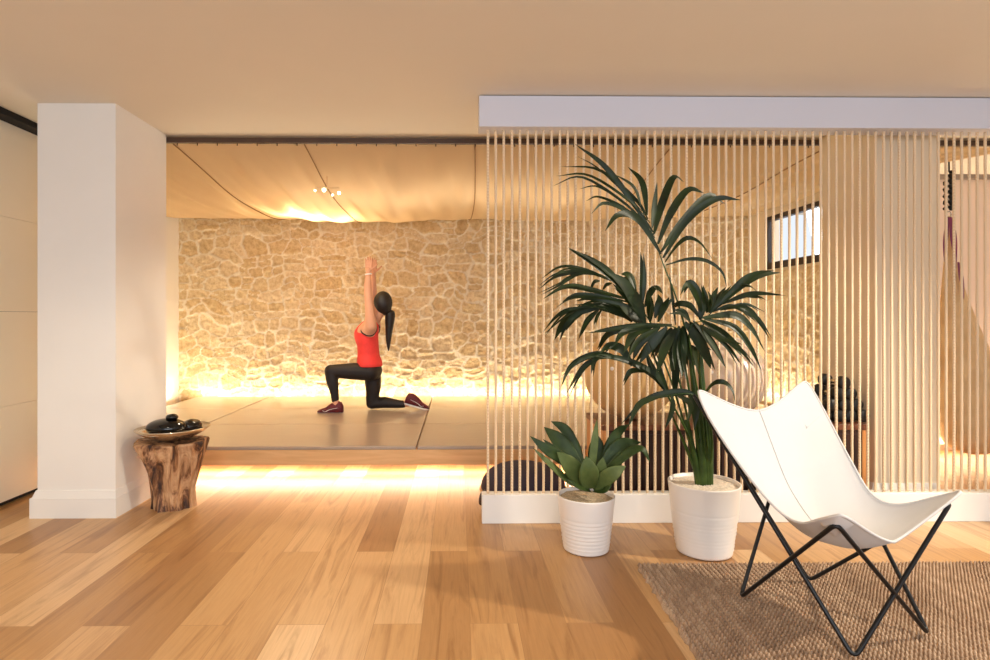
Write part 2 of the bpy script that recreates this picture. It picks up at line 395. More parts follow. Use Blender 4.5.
for k, (a, b) in enumerate((((-2.9, 4.50), (2.7, 4.54)), ((-2.9, 6.921), (2.8, 6.945)))):
    z = (.166, .24)[k]
    tag(box('led_strip', a[0], b[0], a[1], b[1], z, z+.008, M['led']), ('warm led strip under the platform front edge', 'warm led strip behind the platform at the stone wall foot')[k], 'light strip')
# ------------------------------------------------------------------ rail and canopy
RY = 4.25
tag(box('canopy_rail', at(150, 140, RY).x, 3.3, RY-.03, RY, 2.452, 2.488, M['brown']), 'dark brown rail under the ceiling holding the cloth canopy', 'rail')
tag(box('canopy_rail', 3.34, 6.1, RY-.03, RY, 2.452, 2.488, M['brown']), 'dark brown ceiling rail right of the grey pillar above the hammock', 'rail')
can = thing('cloth_canopy', 'beige cloth canopy sagging under the ceiling over the platform', 'canopy', (0, 5.5, 2.4))
seams = [XL+.02, -2.04, -1.105, .12, 1.55, 2.7, XR-.02]
sag = [.10, .13, .20, .13, .16, .10, .06]
def canopy_z(X, t, k=None):
    s = np.interp(X, seams, sag)
    z = 2.445*(1-t)+2.385*t - s*4*(t*(1-t))*(.75+.5*t)
    # right end lifts to the side wall
    l = np.clip((X-1.2)/(XR-1.2), 0, 1)**1.6; z = z*(1-l)+(2.455-.03*t)*l
    wr = .024*np.sin(X*9+t*3+2.4*np.sin(t*2.2))+.020*np.sin(X*21+t*7.0+1.3)+.010*np.sin(X*38-t*7)+.014*np.sin(X*12-t*9)
    return z+wr*np.sin(PI*np.clip(t, 0, 1))*1.1*(1-.7*t)+np.abs(np.sin(X*PI/.235))*.010*(1-t)**6
for a, b in zip(seams, seams[1:]):
    nu = 50; nv = 60
    U, T = np.meshgrid(np.linspace(0, 1, nu), np.linspace(0, 1, nv)); Xc = a+(b-a)*U
    Zc = canopy_z(Xc, T)-.02*np.sin(PI*U)*np.sin(PI*T)+.012*np.minimum(1, np.minimum(U, 1-U)*14)*0
    Xs = Xc+.06*np.sin(PI*T)*(1 if a < 1 else -1)*(.5)
    Yc = RY-.004+(YB-.05-RY)*T
    adopt(link('cloth_panel', grid_mesh('cloth_panel', np.stack([Xs, Yc, Zc], -1), nu, nv), M['cloth']), can)
M['seam'] = simple('brown_seam', srgb(150, 112, 72), .8, .1)
U, T = np.meshgrid(np.linspace(0, 1, 40), np.linspace(0, 1, 20)); Xc = 3.54+(.62-.60*T)*U
adopt(link('cloth_panel', grid_mesh('cloth_panel', np.stack([Xc, RY-.004+.64*T, 2.445-.02*T+.016*np.sin(U*26+T*4)*np.sin(PI*T*.9+.1)], -1), 40, 20), M['cloth']), can)
for i, a in enumerate(seams[1:-1]):
    bm = bmesh.new(); pts = [(a+.06*math.sin(PI*t)*(.5 if a < 1.5 else -.5), RY+(YB-.05-RY)*t, float(canopy_z(np.array(a), t))-.006) for t in np.linspace(0, 1, 40)]
    tube(bm, pts, .0045, 6); adopt(obj('seam', bm, M['seam'], smooth=True), can)
for i in range(36):
    x = -2.15+i*.142; bm = bmesh.new(); tube(bm, [(x, RY-.008, 2.462), (x, RY-.008, 2.436)], .004, 6); adopt(obj('hook', bm, M['brown']), can)
sl = thing('spotlight', 'small four bulb spotlight glinting at the cloth canopy', 'lamp', at(327, 188, 4.68))
for (x, y, r) in ((315, 190.5, .008), (324, 190, .015), (332.5, 195, .008), (339, 193, .012)):
    bm = bmesh.new(); ball(bm, at(x, y, 4.68), r, 12, 8); adopt(obj('bulb', bm, M['bulb'], smooth=True), sl)
bm = bmesh.new(); tube(bm, [at(315, 188, 4.70), at(339, 188, 4.70)], .004, 6); tube(bm, [at(327, 188, 4.70), at(327, 188, 4.70)+Vector((0, 0, .2))], .004, 6); adopt(obj('bracket', bm, M['cloth']), sl)

# ------------------------------------------------------------------ rope screen
SX = at(482, 500, 3.45).x
tag(box('ceiling_beam', at(479, 110, 3.44).x, 6.2, 3.42, 3.56, 2.315, 2.495, simple('beam_paint', srgb(206, 206, 216), .55, .01, 2), bevel=.003), 'long white beam under the ceiling from which the ropes hang', 'beam')
tag(box('rope_screen_base', SX, 6.2, 3.45, 3.53, 0, .168, M['paint'], bevel=.003), 'long low white base holding the rope screen on the floor', 'base')
bm = bmesh.new(); n = 90; zs = np.linspace(.165, 2.318, n)
tube(bm, [(0.0003*math.cos(i*1.1), .0003*math.sin(i*1.1), z) for i, z in enumerate(zs)], .0078, 8)
r0 = tag(obj('screen_rope', bm, M['rope'], smooth=True), 'taut beige cotton rope of the floor to ceiling rope screen', 'rope', 'ropes of the room divider')
rx = at(488, 317, 3.487).x
for i in range(66):
    o = r0 if i == 0 else r0.copy()
    if i: C.objects.link(o)
    o.location = (rx+i*.0472+random.uniform(-.0015, .0015), 3.487+random.uniform(-.002, .002), 0); o.rotation_euler.z = random.uniform(0, 6)

# ------------------------------------------------------------------ bench, balls, dumbbells, pouf
BX0 = at(603, 440, 3.65).x; BX1 = at(867, 440, 3.65).x; BT = .54
b = thing('storage_bench', 'dark walnut storage bench behind the rope screen carrying the exercise balls', 'bench', ((BX0+BX1)/2, 3.88, 0))
adopt(box('top', BX0-.005, BX1+.005, 3.645, 4.115, BT-.035, BT, M['benchtop'], bevel=.003), b)
adopt(box('side_panel', BX0, BX0+.03, 3.65, 4.11, 0, BT-.035, M['benchside']), b); adopt(box('side_panel', BX1-.03, BX1, 3.65, 4.11, 0, BT-.035, M['benchside']), b)
adopt(box('back_panel', BX0+.03, BX1-.03, 4.09, 4.11, 0, BT-.035, M['bench']), b); adopt(box('bottom_shelf', BX0+.03, BX1-.03, 3.66, 4.09, .03, .055, M['bench']), b)
nd = 3; dw = (BX1-BX0-.06)/nd
for i in range(nd):
    x0 = BX0+.03+i*dw; d = adopt(box('door', x0+.003, x0+dw-.003, 3.652, 3.67, .06, BT-.04, M['bench'], bevel=.002), b)
    bm = bmesh.new()
    for k in range(12): bx(bm, x0+.02+k*(dw-.05)/12, x0+.02+k*(dw-.05)/12+.03, 3.645, 3.653, .08, BT-.06)
    s_ = obj('slat', bm, M['bench']); s_.parent = d; s_.matrix_parent_inverse = d.matrix_parent_inverse.inverted() if False else Matrix()
def exball(px, r, m, label, Y=3.88):
    x = at(px, 400, Y).x; bm = bmesh.new(); ball(bm, (0, 0, 0), (r, r, r), 48, 32)
    o = tag(obj('exercise_ball', bm, m, smooth=True), label, 'exercise ball', 'exercise balls on the bench'); o.location = (x, Y, BT+r); 
    bm = bmesh.new(); lathe(bm, [(.012, 0), (.012, .004), (.006, .006)], 16); v = obj('valve', bm, M['white'], o); v.location = (-r*.6, -r*.79, .05); v.rotation_euler = (1.4, 0, -.6)
exball(630, .30, M['ball'], 'large tan exercise ball at the left end of the dark bench')
exball(722, .275, M['ball2'], 'pale pearl exercise ball on the bench behind the palm')
rr = .040; dl = None; cx0 = at(850, 418, 3.85).x
bm = bmesh.new(); tube(bm, [(0, -.09, 0), (0, .09, 0)], .015, 12)
cnt = 0
for lay in range(4):
    for k in range(4-lay):
        loc = (cx0-k*rr*2.02-lay*rr*1.01, 3.83, BT+rr+lay*rr*1.76)
        t = thing('dumbbell', 'black round headed dumbbell, %s from the right in the %s row of the pyramid stack' % (['first', 'second', 'third', 'fourth'][k], ['bottom', 'second', 'third', 'topmost'][lay]), 'dumbbell', loc, 'stacked dumbbells')
        if cnt == 0:
            hm = bmesh.new(); lathe(hm, [(rr*.8, -.12), (rr, -.11), (rr, -.07), (rr*.8, -.06)], 24)
            h1 = obj('weight_head', hm, M['rubber'], t, True); h1.rotation_euler.x = PI/2; h2 = h1.copy(); C.objects.link(h2); h2.rotation_euler.x = -PI/2
            hd = obj('handle', bm, M['steel'], t, True); kids = [h1, h2, hd]
        else:
            for q in kids: c_ = q.copy(); C.objects.link(c_); c_.parent = t
        cnt += 1
# pouf
pc = at(523, 480, 3.86); pf = thing('floor_pouf', 'round dark indigo floor pouf on the boards behind the rope screen end', 'pouf', (pc.x, 3.86, 0))
bm = bmesh.new(); prof = [(.05, .0), (.20, .003), (.255, .03), (.278, .09), (.272, .14), (.235, .20), (.16, .238), (.08, .253), (.012, .257)]
lathe(bm, prof, 48); q = obj('cushion', bm, M['pouf'], pf, True); q.modifiers.new('s', 'SUBSURF').levels = 1
bm = bmesh.new(); lathe(bm, [(.277, .075), (.285, .08), (.285, .092), (.277, .097)], 48, cap=False); obj('piping', bm, M['poufside'], pf, True)
bm = bmesh.new(); tube(bm, catmull([(-.25, -.10, .10), (-.275, -.13, .085), (-.28, -.12, .03), (-.25, -.10, .03)], 16), .014, 8); obj('strap', bm, simple('grey_strap', srgb(88, 74, 66), .7, .2), pf, True)

# ------------------------------------------------------------------ log stool, dish, stones
lc = at(174, 505, 3.80)
prof = [(0, .135, 0), (.05, .132, -.002), (.12, .135, -.004), (.20, .150, -.002), (.28, .172, -.0), (.34, .190, 0), (.39, .205, -.004), (.415, .212, -.006), (.425, .205, -.006)]
bm = bmesh.new(); n = 72; rings = []
for z, r, dx in prof:
    t = z/.43
    ring = []
    for k in range(n):
        a = 2*PI*k/n
        f = .94+.10*math.sin(3*a+1.0+t*1.2)*(.4+.6*t)+.06*math.sin(7*a+2+t*3)+.035*math.sin(13*a+t*5)+.02*math.sin(23*a-t*4)
        rx_ = 1+.12*max(0, -math.cos(a))*t**3
        ring.append(bm.verts.new((dx+r*f*rx_*math.cos(a), r*f*.92*math.sin(a), z+.010*math.sin(2*a+1)*(t**4))))
    rings.append(ring)
for a, c in zip(rings, rings[1:]):
    for k in range(n): bm.faces.new((a[k], a[(k+1) % n], c[(k+1) % n], c[k]))
bm.faces.new(rings[0][::-1]); bm.faces.new(rings[-1])
o = tag(obj('log_stool', bm, M['log'], smooth=False), 'rough driftwood log stool standing against the white pillar', 'stool'); o.location = (lc.x, 3.80, 0)
dc = Vector((lc.x-.005, 3.80, .424))
bm = bmesh.new(); lathe(bm, [(.09, .012), (.13, .02), (.19, .052), (.222, .078), (.219, .083), (.186, .058), (.128, .027), (.09, .019)], 64)
o = tag(obj('dish', bm, M['bowl'], smooth=True), 'shallow hammered metal dish resting on the log stool', 'dish'); o.location = dc; o.rotation_euler = (0, -.015, 0)
def stone_ob(x, y, Y, r, label, rz=0):
    p = at(x, y, Y); bm = bmesh.new(); ball(bm, (0, 0, 0), r, 32, 20)
    for v in bm.verts: v.co *= 1+.05*math.sin(v.co.x*14+1)*math.cos(v.co.y*11)
    o = tag(obj('polished_stone', bm, M['gloss_black'], smooth=True), label, 'stone', 'black stones in the dish'); o.location = p; o.rotation_euler.z = rz
stone_ob(166, 427.2, 3.77, (.125, .10, .054), 'largest glossy black stone lying in the metal dish')
stone_ob(191.5, 425.5, 3.88, (.058, .08, .042), 'glossy black stone at the right of the metal dish')
stone_ob(172, 417.0, 3.77, (.036, .036, .020), 'small black stone perched on top of the larger stones', .4)

# ------------------------------------------------------------------ rug
nxr, nyr = 880, 420; x0, x1 = 0.0, 2.25; y0, y1 = 0.0, 1.28
cfl = at(636, 567.5, 2.855); 
U, V = np.meshgrid(np.linspace(0, 1, nxr), np.linspace(0, 1, nyr))
Xl = U*2.25; Yl = V*1.28
pw = .0225; ph = .021
Xw = Xl+.003*(vnoise(Xl*9, Yl*9, 3)-.5)+.0025*np.sin(Yl*8+1)
ri = np.floor(Xw/pw); u = (Xw/pw-ri)*2-1; sgn = np.where(ri % 2 == 0, 1, -1)
vv = Yl/ph+.5*u+.25*vnoise(ri*3.1, Yl*6, 8)+.37*ri
si = np.floor(vv); vf = (vv-si)*2-1
hg = np.clip(1-u*u, 0, 1)**.6*(1-.6*np.abs(vf)**2.2)
tone = np.random.default_rng(3).random((512, 512))[(ri.astype(int)*7) % 512, (si.astype(int)*3+ri.astype(int)) % 512]*.3+.35*vnoise(Xl*3, Yl*3, 5)+.35*vnoise(ri*1.7, Yl*9, 6)
edge = np.minimum(np.minimum(U*2.25, (1-U)*2.25), np.minimum(V*1.28, (1-V)*1.28)); e = np.clip(edge/.012, 0, 1)
Zr = (.001+.022*hg)*e**.5+.001
wob = .008*(vnoise(Yl*40, Yl*0, 9)-.5)*2; wob2 = .007*(vnoise(Xl*43, Xl*0, 10)-.5)*2
PX = Xl+wob*np.exp(-Xl/.03)-.035*V*0+cfl.x-.01*(1-V)*0 - (.052*(1-V))*0; 
PXl = cfl.x-.036*(V)  # the left edge leans a little
PX = PXl+wob*np.exp(-Xl/.02)+Xl; PY = cfl.y-Yl+wob2*np.exp(-Yl/.02)
tag(link('jute_rug', grid_mesh('jute_rug', np.stack([PX, PY, Zr], -1)[:, ::-1], nxr, nyr, {'tone': tone[:, ::-1]}), M['rug']), 'chunky braided brown jute rug under the butterfly chair', 'rug')

# ------------------------------------------------------------------ butterfly chair
ch = thing('butterfly_chair', 'white canvas butterfly chair with thin black bent frame on the jute rug', 'chair', (1.47, 2.33, 0)); ch.rotation_euler.z = .379
a_, bf, bb = .206, .247, .238
BLt, BRt = Vector((-.340, .372, .880)), Vector((.345, .372, .890)); FLt, FRt = Vector((-.318, -.262, .515)), Vector((.318, -.262, .515))
ft = dict(bl=(-a_, bb), br=(a_, bb), fl=(-a_, -bf), fr=(a_, -bf)); ft = {k: Vector((*v, .027)) for k, v in ft.items()}
def rod(seq, name):
    pts = []
    n = len(seq)
    for i, p in enumerate(seq):
        pr, nx_ = seq[i-1], seq[(i+1) % n]
        d1 = (pr-p).normalized(); d2 = (nx_-p).normalized()
        q0 = p+d1*.035; q2 = p+d2*.035
        c_ = p
        for t in np.linspace(0, 1, 7): pts.append((q0*(1-t)**2+c_*2*t*(1-t)+q2*t*t))
    pts.append(pts[0]); bm = bmesh.new(); tube(bm, pts, .0082, 10, cap=False)
    return obj(name, bm, M['black'], ch, True)
rod([BLt, ft['fl'], FRt, ft['br']], 'frame_loop'); rod([BRt, ft['fr'], FLt, ft['bl']], 'frame_loop')
def sample(P, v): 
    v = min(max(v, 0), 1)*(len(P)-1); k = min(int(v), len(P)-2); return P[k].lerp(P[k+1], v-k)
EL = {}
for s in (-1, 1):
    z0, z1 = ((.985, .635), (1.005, .640))[s > 0]
    EL[s] = catmull([Vector((s*p[0], p[1], p[2])) for p in [(.425, .395, z0+.02), (.365, .27, .80), (.306, .115, .590), (.270, .0, .472), (.282, -.10, .458), (.345, -.215, .530), (.432, -.345, z1)]], 64)
Cp = catmull([Vector(p) for p in [(0, .325, .79), (0, .255, .64), (0, .17, .48), (0, .06, .365), (0, -.06, .33), (0, -.16, .35), (0, -.25, .405)]], 64)
nu, nv = 61, 61; co = np.zeros((nv, nu, 3))
for j in range(nv):
    for i in range(nu):
        u = i/(nu-1)*2-1; vc = j/(nv-1)*2-1
        cr = abs(u)**2.8*abs(vc)**2.8
        uu = u*(1-.19*cr); v = (vc*(1-.09*cr)+1)/2; s = 1 if u > 0 else -1
        E_ = sample(EL[s], v); Cc = sample(Cp, v); au = abs(uu)
        p = Vector((E_.x*au, Cc.y+(E_.y-Cc.y)*au**1.7, Cc.z+(E_.z-Cc.z)*au**(1.9-.6*max(0, (v-.6)/.4) if v > .3 else 1.7)))
        p.z += .004*math.sin(u*9+v*6)*math.sin(PI*v)+.005*math.sin(v*17+u*4)*(1-abs(u))*.5
        co[j, i] = p
me = grid_mesh('sling', co, nu, nv); sl_ = link('sling', me, M['canvas'], ch); s2 = sl_.modifiers.new('s', 'SOLIDIFY'); s2.thickness = .005; s2.offset = 0
sb = sl_.modifiers.new('ss', 'SUBSURF'); sb.levels = 1; sb.render_levels = 2
bd = [co[0, i] for i in range(nu)]+[co[j, -1] for j in range(1, nv)]+[co[-1, i] for i in range(nu-2, -1, -1)]+[co[j, 0] for j in range(nv-2, -1, -1)]
bm = bmesh.new(); tube(bm, [Vector(p) for p in bd], .0055, 8, cap=False); q = obj('piping', bm, M['canvas'], sl_, True)
bm = bmesh.new(); tube(bm, [Vector(co[j, nu//2])+Vector((0, -.0025, .0025)) for j in range(0, nv)], .0032, 6); obj('seam', bm, M['canvas'], sl_, True)
# corner pockets holding the frame
for (tip, s, f) in ((BLt, -1, 0), (BRt, 1, 0), (FLt, -1, 1), (FRt, 1, 1)):
    jj = range(0, 11) if f == 0 else range(nv-12, nv)
    ii = range(0, 13) if s < 0 else range(nu-13, nu)
    jj, ii = list(jj), list(ii); pc_ = co[np.ix_(jj, ii)].copy()
    # a second layer below/behind the corner
    off = np.array([0, .012, -.012]) if f == 0 else np.array([0, .004, -.022])
    for a in range(len(jj)):
        for c_ in range(len(ii)):
            da = min(a, len(jj)-1-a)/4; db = min(c_, len(ii)-1-c_)/4; k = min(1, min(da, db)*1.2)
            # open towards the inner edge
            pc_[a, c_] += off*max(k, 0)
    me = grid_mesh('pocket', pc_, len(ii), len(jj)); q = link('pocket', me, M['canvas'], sl_); q.modifiers.new('s', 'SOLIDIFY').thickness = .003

# ------------------------------------------------------------------ plants
def blade(bm, pts, w, view=Vector((0, -1, .25)), seg=16, fold=.25, tipk=.8, base=.25):
    P = catmull(pts, seg); n = len(P); prev = None; rows = []
    for i, p in enumerate(P):
        t = i/(n-1)   # 0 base .. 1 tip
        tg = (P[min(i+1, n-1)]-P[max(i-1, 0)]).normalized(); s = tg.cross(view)
        if s.length < 1e-3: s = Vector((1, 0, 0))
        s.normalize(); nn = s.cross(tg)
        ww = w*.5*(base+(1-base)*min(1, t/.35)**.8)*(1-max(0, (t-.45)/.55)**1.6*.97)
        rows.append([bm.verts.new(p-s*ww+nn*ww*fold), bm.verts.new(p), bm.verts.new(p+s*ww+nn*ww*fold)])
    for a, b_ in zip(rows, rows[1:]):
        for k in range(2): bm.faces.new((a[k], a[k+1], b_[k+1], b_[k]))
palm_at = at(704, 553, 3.03); PR = thing('potted_palm', 'tall dark green kentia palm in a ribbed white pot before the ropes', 'potted plant', (palm_at.x, 3.03, 0))
def pot(root, rt, rb, h, nr, mat, gm):
    prof = [(rb*.9, 0), (rb, .006)]
    for i in range(1, 40):
        t = i/40; z = .006+(h-.006)*t; r = rb+(rt-rb)*t**.85
        if t < .62: r += .0022*math.sin(t/.62*nr*2*PI)
        prof.append((r, z))
    prof += [(rt, h-.003), (rt-.004, h), (rt-.010, h-.002), (rt-.014, h-.03), (rt-.02, h-.06)]
    bm = bmesh.new(); lathe(bm, prof, 64); obj('pot', bm, mat, root, True)
    bm = bmesh.new(); R = rt-.0145; rings = []
    n = 48
    rs = np.random.default_rng(1)
    for k in range(14):
        rr_ = R*(k+.01)/13; rings.append([bm.verts.new((rr_*math.cos(2*PI*j/n), rr_*math.sin(2*PI*j/n), h-.022+rs.random()*.008+.006*(1-k/13))) for j in range(n)])
    for a, b_ in zip(rings, rings[1:]):
        for j in range(n): bm.faces.new((a[j], a[(j+1) % n], b_[(j+1) % n], b_[j]))
    return obj('gravel', bm, gm, root, True)
pot(PR, .178, .135, .362, 11, M['pot'], M['gravelw'])
fr = {
'A': (3.00, [ (653,232, 609,171, 575,144, 6),(647,215, 642,183, 628,167, 7),(641,206, 633,187, 614,174, 6),(645,214, 601,171, 577,156, 2.5),
 (648,219, 635,199, 599,170, 561,166.5, 4),(650,223, 629,201, 589,175.5, 556,176, 4),(652,229, 619,199, 581,177, 553,186, 3),(653,232, 629,207, 599,187, 579,189, 3),
 (654,235, 625,209, 599,197, 586,201, 3.5),(655,238, 633,215, 605,203, 591,214, 4.5),(661,254, 638,219, 618,215, 605,231, 8),
 (652,228, 654,205, 657,182, 7.5),(654,234, 661,207, 673,178, 684,182, 8.5),(658,244, 671,213, 688,190, 704,193, 8.5),(661,252, 678,227, 707,196, 725,204, 8.5),(663,258, 688,219, 716,199, 741,200, 8),
 (665,262, 676,246, 687,238, 700,243, 713,260, 5),(666,265, 688,259, 707,261, 722,272, 727,288, 4)]),
'B': (2.95, [ (634,300, 610,275, 591,261, 569,249, 10),(612,280, 583,269, 560,267, 541,279, 4),(612,281, 586,272, 557,276, 539,289, 4.5),(603,276, 580,274, 560,285, 541,295, 3.5),
 (598,274, 583,273, 569,279, 557,290, 3.5),(630,300, 591,290, 565,287, 543,299, 7),(628,302, 598,296, 575,295, 562,302, 5),(636,308, 606,300, 590,298, 576,301, 6),
 (636,291, 629,276, 621,274, 9),(638,312, 626,288, 608,272, 15),(641,310, 643,280, 640.5,252, 7),(645,307, 650,293, 657,288, 663,294, 7),(655,318, 659,303, 658,294, 8),(658,322, 664,306, 669,297, 7.5),(650,322, 650,305, 648,291, 8),
 (645,323, 630,300, 613,284, 12),(600,281, 594,282, 589,292, 4),(612,283, 606,285, 602,291, 4),(645,323, 637,300, 630,285, 10)]),
'C': (3.12, [ (632,322, 621,314, 598,307, 571,308, 9),(605,307, 571,309, 556,317, 543,332, 4),(580,309, 565,317, 545,333, 3),(598,308, 575,313, 562,325, 554.5,340, 10),(588,309, 574,319, 565.5,331, 5.5),
 (599,309, 587,321, 581.5,335, 6.5),(602,309, 597,317, 594,325, 3.5),(638,320, 618,306, 598,300, 583,300, 6),(640,322, 622,309, 603,303, 590,304, 5),(645,325, 628,312, 615,298, 11)]),
'D': (2.90, [ (703,315, 697,294, 689,283, 684,293, 10),(707,313, 705,298, 703,285, 6.5),(709,313, 710,300, 708,291, 5),(710,313, 713,298, 718,287, 6.5),(711,312, 718,298, 726,287, 6.5),
 (713,310, 743,283, 760,275, 780,272.5, 11),(738,285, 748,285, 755,290, 4),(722,304, 750,294, 781,294.5, 5.5),(738,296, 757,297, 768,301, 3.5),(720,310, 743,307, 758,320, 769,338, 6),(723,309, 745,304, 765,312, 3),
 (708,312, 722,300, 736,290, 8),(700,318, 690,306, 680,304, 673,308, 7),(690,322, 683,312, 674,310, 7),(700,320, 702,305, 697,296, 8),(712,312, 730,306, 745,312, 756,322, 5)]),
'E': (2.84, [ (702,318, 733,315, 750,327, 763,348, 9),(704,319, 733,327, 750,347, 761,369, 8),(700,320, 722,335, 743,357, 12),(693,321, 712,345, 726,368, 12),(685,322, 702,347, 711,369, 12),
 (712,330, 732,345, 742,352, 755,368, 4.5),(708,332, 728,347, 742,366, 4),(700,325, 720,338, 738,345, 7),(690,322, 700,335, 708,352, 9)]),
'F': (2.88, [ (672,325, 641,326, 612,329, 588,333, 7),(640,326, 610,333, 597,349, 7),(648,327, 624,332, 614,346, 7),(652,327, 633,335, 624,353, 9),(660,327, 641,341, 633,360, 10),(667,327, 651,345, 639,364, 10.5),(672,328, 660,343, 655,357, 10),
 (676,328, 664,350, 659,371, 10),(679,326, 673,350, 671,372, 10),(683,326, 681,352, 682,378, 12),(680,328, 676,360, 676,395, 11),(684,328, 688,350, 694,368, 9)]),
'G': (2.93, [ (668,394, 652,374, 626,360, 599,354, 8),(626,361, 599,354, 572,365, 561,387, 7),(606,355, 584,366, 566,394, 5),(612,356, 585,357, 562,376, 5),(616,357, 596,358, 591,374, 5.5),(632,366, 622,350, 609,346, 600,353, 10),
 (645,372, 631,371, 623,382, 5.5),(668,392, 655,374, 635,364, 9),(664,385, 652,368, 645,350, 7),(672,400, 660,372, 648,340, 3)]),
'I': (2.86, [ (697,396, 681,392, 648,399, 621,424, 8),(662,396, 640,404, 628,427, 7),(672,394, 672,410, 665,429, 6),(676,394, 690,404, 688,422, 6),(690,394, 696,410, 694,430, 7)]),
'J': (3.20, [ (700,400, 712,384, 723,382, 732,390, 735.5,404, 5.5),(686,350, 692,360, 700,368, 8),(690,345, 697,355, 699,376, 10),(688,335, 700,345, 712,350, 5)]),
}
rg = random.Random(4)
for key, (Yd, strokes) in fr.items():
    bm = bmesh.new()
    if key in 'BCDEFG':
        extra = []
        for s in strokes:
            jx, jy = rg.uniform(-6, 6), rg.uniform(-4, 6)
            q_ = list(s[:2]); nn_ = (len(s)-1)//2
            for i in range(1, nn_): t = i/(nn_-1); q_ += [s[2*i]+jx*t, s[2*i+1]+jy*t]
            if len(q_) == 4: q_ = list(s[:2])+[(s[0]+q_[2])/2+jx*.3, (s[1]+q_[3])/2]+q_[2:]
            extra.append(tuple(q_)+(s[-1]*.6,))
        strokes = strokes+extra
    for si_, s in enumerate(strokes):
        w_ = s[-1]; cs_ = s[:-1]; pts = [(cs_[i], cs_[i+1]) for i in range(0, len(cs_), 2)]
        dz = rg.uniform(-.16, .12); n_ = len(pts)
        P = [at(x, y, Yd+dz*(i/(n_-1))**1.3+rg.uniform(-.004, .004)) for i, (x, y) in enumerate(pts)]
        vw = Vector((rg.uniform(-.5, .5), -1, rg.uniform(-.1, .7)))
        blade(bm, P, w_/590*Yd*.95, vw, 14)
    # rachis
    o = adopt(obj('frond', bm, M['palm'], smooth=True), PR)
    ends = {'A': [(706,486), (700,420), (690,350), (677,300), (664,266), (653,236), (642,210)], 'B': [(702,486), (690,430), (676,370), (655,330), (640,308), (612,280)],
            'C': [(700,486), (686,430), (668,372), (650,335), (628,318), (600,308)], 'D': [(710,486), (706,430), (700,370), (702,330), (712,312), (740,290)],
            'E': [(708,486), (702,420), (692,360), (690,328), (705,320)], 'F': [(704,486), (694,420), (684,360), (680,332), (665,326), (630,327)],
            'G': [(700,486), (690,440), (670,400), (655,374), (635,366), (605,354)], 'I': [(708,486), (712,440), (704,405), (690,394), (665,396)], 'J': [(712,486), (712,440), (706,410), (700,398), (690,350)]}[key]
    zt = .35; P = []
    for i, (x, y) in enumerate(ends):
        t = min(1, i/3.); P.append(at(x, y, 3.03*(1-t)+Yd*t))
    bm = bmesh.new(); Q = catmull(P, 40); tube(bm, Q, [.0075-.0062*(i/40) for i in range(41)], 7)
    s_ = obj('stalk', bm, M['palmstem'], smooth=True); adopt(s_, PR)
bm = bmesh.new()
for (x, y, x2, y2, w_) in ((703,488, 697,400, 13), (708,488, 708,420, 11), (700,488, 686,420, 9), (706,488, 700,350, 12), (704,488, 691,360, 12), (702,488, 672,415, 5)):
    p = at(x, y, 3.03); q = at(x2, y2, 3.0); tube(bm, catmull([p, (p+q)/2+Vector((.004, 0, 0)), q], 12), [w_/590*3.03*.5*(1-.6*i/12) for i in range(13)], 8)
adopt(obj('trunk', bm, M['palmstem'], smooth=True), PR)
for (x, y, x2, y2) in ((675.5, 325, 669.5, 273),):
    bm = bmesh.new(); blade(bm, [at(x, y, 3.02), at((x+x2)/2, (y+y2)/2, 3.02), at(x2, y2, 3.02)], .016); adopt(obj('frond_spear', bm, M['palm'], smooth=True), PR)
# agave
ag = at(586, 549, 3.07); AG = thing('potted_agave', 'small green agave in a ribbed white pot, left of the palm', 'potted plant', (ag.x, 3.07, 0))
pot(AG, .148, .115, .285, 9, M['pot'], M['gravel'])
def fleshy(pts, w, Ys, mat, nrm):
    P = catmull([at(x, y, Y) for (x, y), Y in zip(pts, Ys)], 20); w = w/590*3.07
    bm = bmesh.new(); n = len(P); rings = []
    for i, p in enumerate(P):
        t = i/(n-1); tg = (P[min(i+1, n-1)]-P[max(i-1, 0)]).normalized(); s = tg.cross(nrm).normalized(); nn = s.cross(tg)
        ww = w*.5*(.55+.45*math.sin(min(1, t/.45)*PI/2))*(1-max(0, (t-.45)/.55)**1.8*.98); th_ = ww*.20+.0015
        rings.append([bm.verts.new(p+s*ww*math.cos(a)+nn*(th_*math.sin(a)+ww*.30*math.cos(a)**2)) for a in np.linspace(0, 2*PI, 13)[:-1]])
    for a, b_ in zip(rings, rings[1:]):
        for k in range(12): bm.faces.new((a[k], a[(k+1) % 12], b_[(k+1) % 12], b_[k]))
    bm.faces.new(rings[0][::-1]); bm.faces.new(rings[-1])
    adopt(obj('leaf', bm, mat, smooth=True), AG)
u_ = Vector((0, -.7, 1)); v_ = Vector((0, -1, .3))
A1, A2 = M['agave'], M['agave2']
